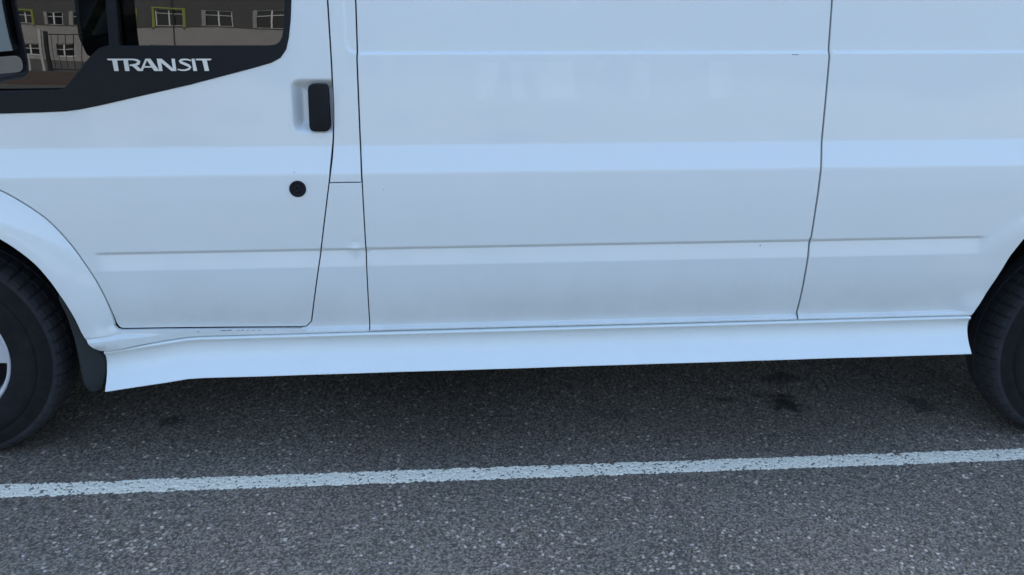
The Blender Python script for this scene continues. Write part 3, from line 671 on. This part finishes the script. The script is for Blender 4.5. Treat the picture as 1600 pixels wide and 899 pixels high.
# ------------------------------------------------------------------ ACROSS THE CAR PARK (seen mirrored in the windows)
def wallmat(n, c): 
    m = mat(n, c, .9); a = N(m); tc = a.n('ShaderNodeNewGeometry').outputs['Position']
    a.l(a.mix(a.ramp(a.noise(tc, .8, 5), .3, .7), (*c, 1), tuple(v*1.12 for v in c)+(1,)), a.b.inputs['Base Color']); return m
GREYD, GREYL = wallmat('dark_grey_render', (.085, .083, .08)), wallmat('pale_grey_render', (.30, .29, .27))
LIME, WFR = mat('lime_green_surround', (.28, .31, .06), .6), mat('white_window_frame', (.7, .7, .68), .4)
BPANE = mat('building_glass', (.015, .018, .02), .05)
bld = empty('school_building', (-8, -38, 0), label='long two-tone grey building with lime green window surrounds across the car park', cat='building')
wins = []
up = [(-27.5, 0, 1), (-24.6, 0, 0), (-22.8, 1, 1), (-20.5, 0, 1), (-18.8, 0, 1), (-15.6, 1, 1), (-13.0, 1, 2), (-9.8, 0, 2), (-6.3, 0, 2), (-2.6, 1, 2), (1.2, 0, 2), (5, 1, 2), (9, 0, 2)]
for x, li, k in up: wins.append((x, x+(1.3 if k < 2 else 2.1), 3.62, 5.45 if k == 2 else 5.15, li))
for x, li in ((-26, 0), (-22.7, 0), (-20.0, 0), (-17.2, 1), (-13.6, 0), (-10, 0), (-6.5, 0), (-3, 0), (1, 1), (5, 0)): wins.append((x, x+1.5, .5, 1.75, li))
for x in (-27, -23, -19, -14.5, -10.5, -6, -1, 4, 9): wins.append((x, x+2.0, 7.0, 8.4, 0))
def facade(z0, z1, x0, x1, ws, m, name):
    b = BM(); zs = sorted({z0, z1} | {max(z0, min(z1, q)) for wd in ws for q in (wd[2], wd[3])})
    for a, c in zip(zs, zs[1:]):
        cut = sorted([(wd[0], wd[1]) for wd in ws if wd[2] <= a+1e-6 and wd[3] >= c-1e-6]); x = x0
        for s, e in cut: b.box((x+8, -.3, a), (s+8, 0, c)); x = e
        b.box((x+8, -.3, a), (x1+8, 0, c))
    b.done(name, m, bld)
facade(0, 3.6, -45, 30, [q for q in wins if q[3] < 3.6], GREYL, 'lower_wall')
facade(3.6, 9.2, -45, 30, [q for q in wins if q[3] > 3.6], GREYD, 'upper_wall')
BM().box((-37, -14, 0), (38, -.35, 9.1)).done('building_core', GREYD, bld); BM().box((-37.3, -14.2, 9.2), (38.3, .15, 9.45)).done('roof', GREYD, bld)
for x0, x1, z0, z1, li in wins:
    f = BM(); t = .09; a, c = x0+8, x1+8
    f.box((a, -.22, z0), (c, -.12, z0+t)).box((a, -.22, z1-t), (c, -.12, z1)).box((a, -.22, z0+t), (a+t, -.12, z1-t)).box((c-t, -.22, z0+t), (c, -.12, z1-t)).box(((a+c)/2-.05, -.21, z0+t), ((a+c)/2+.05, -.11, z1-t)).box((a+t, -.20, z1-.55), (c-t, -.13, z1-.49))
    fr = f.done('window', WFR, bld)
    BM().box((a+t, -.19, z0+t), (c-t, -.16, z1-t)).done('pane', BPANE, fr)
    if not li: BM().box((a-.02, -.10, z0), (a+.22, .03, z1)).done('reveal', GREYL, fr)
    if li:
        s = BM(); s.box((a-.16, -.02, z0-.12), (a, .18, z1+.16)).box((c, -.02, z0-.12), (c+.16, .18, z1+.16)).box((a, -.02, z1), (c, .18, z1+.16)); s.done('surround', LIME, fr)
BM().box((-37, .002, 3.56), (38, .06, 3.66)).done('string_course', GREYD, bld)
for x in (-25.2, -16.9, -11.6, -3.7, 3.2): BM().tube((x+8, .06, 0), (x+8, .06, 9.1), .05, n=8).done('drainpipe', BPANE, bld)
# fence and gate posts
BLK, GAL = mat('black_fence_paint', (.02, .02, .02), .5), mat('galvanised_post', (.5, .5, .47), .5)
fen = empty('metal_fence', (-10.4, -18, 0), label='black metal bar fence with tall posts across the car park', cat='fence')
for x0, x1, z in ((-10.35, -7.95, 1.9), (-10.35, -7.95, .12)): BM().box((x0+10.4, -.02, z-.025), (x1+10.4, .02, z+.025)).done('rail', BLK, fen)
bar = BM().tube((0, 0, .12), (0, 0, 1.88), .012, n=6).done('bar', BLK, fen); bar.location.x = .3
for i in range(1, 9): c = bar.copy(); C.objects.link(c); c.parent = fen; c.location = (.3+i*.25, 0, 0)
BM().box((.0, -.06, 0), (.14, .06, 2.05)).done('post', BLK, fen); BM().box((-.22, -.05, 0), (-.12, .05, 2.15)).done('post', GAL, fen)
BM().box((2.38, -.04, 0), (2.46, .04, 1.98)).done('post', BLK, fen)
BM().tube((2.42, 0, 1.85), (2.05, 0, .9), .025).done('brace', BLK, fen)
f2 = empty('palisade_fence', (-11, -18.2, 0), label='low pale palisade fence left of the tall gate post', cat='fence')
pl = BM().box((-.03, -.01, 0), (.03, .01, .9)).done('paling', GAL, f2); pl.location.x = -.2
for i in range(1, 40): c = pl.copy(); C.objects.link(c); c.parent = f2; c.location = (-.2-i*.32, 0, 0)
BM().box((-12.8, -.03, .7), (0, -.012, .76)).done('rail', GAL, f2)
SOIL = wallmat('brown_soil', (.10, .065, .04)); BM().box((-30, -17.2, -.0), (8, -11.6, .03)).done('planting_bed', SOIL)['kind'] = 'structure'
# trees beyond the building's end
LEAF = mat('leaf_green', (.06, .09, .03), .7); BARK = mat('bark_brown', (.10, .075, .05), .9)
def tree(x, y, h, label, seed):
    r = random.Random(seed); t = empty('broadleaf_tree', (x, y, 0), label=label, cat='tree', group='trees around the car park')
    b = BM().tube((0, 0, 0), (.1, 0, h*.45), .22, .14)
    tips = []
    for i in range(9):
        a = i*2.4+r.random(); q = (math.cos(a)*h*.25*r.uniform(.6, 1), math.sin(a)*h*.25*r.uniform(.6, 1), h*r.uniform(.55, .9)); b.tube((.1, 0, h*r.uniform(.25, .45)), q, .07, .02, 6); tips.append(q)
    b.done('trunk', BARK, t)
    V, Fc = [], []
    for q in tips+[(0, 0, h*.85)]:
        R0 = h*r.uniform(.12, .17)
        for _ in range(260):
            d = Vector((r.gauss(0, 1), r.gauss(0, 1), r.gauss(0, .8))).normalized()*R0*r.random()**.4; c = Vector(q)+d; n1 = Vector((r.gauss(0, 1), r.gauss(0, 1), r.gauss(0, 1))).normalized()*.11; n2 = n1.orthogonal()*.8
            k = len(V); V += [c-n1, c+n2, c+n1, c-n2]; Fc.append((k, k+1, k+2, k+3))
    mesh_from('crown', V, Fc, LEAF, t)
for i, (x, y, h, lb) in enumerate([(24, -12, 8, 'broadleaf tree nearest the van at the right end of the car park'), (31, -9, 9.5, 'tallest broadleaf tree at the right end of the car park'), (38, -16, 7, 'smaller broadleaf tree behind the tallest one'), (-30, -14, 8, 'broadleaf tree at the left end of the car park')]): tree(x, y, h, lb, i)

# leafy screen added past the van to stop light leaking under it
def added_hedge():
    r = random.Random(5); t = empty('added_hedge', (0, 2.9, 0), label='unseen leafy screen added to block far-side light from under the van', cat='added_hedge')
    BM().box((-5, -.28, 0), (6, .28, 1.35)).done('branches', BARK, t)
    V, Fc = [], []
    for _ in range(16000):
        f = r.random(); x = r.uniform(-5.05, 6.05); y, z = (-.30-r.random()*.06, r.uniform(.02, 1.4)) if f < .45 else ((.30+r.random()*.06, r.uniform(.02, 1.4)) if f < .75 else (r.uniform(-.34, .34), 1.36+r.random()*.08))
        c = Vector((x, y, z)); n1 = Vector((r.gauss(0, 1), r.gauss(0, 1), r.gauss(0, 1))).normalized()*.04; n2 = n1.orthogonal()*.8; k = len(V); V += [c-n1, c+n2, c+n1, c-n2]; Fc.append((k, k+1, k+2, k+3))
    mesh_from('foliage', V, Fc, LEAF, t)
added_hedge()
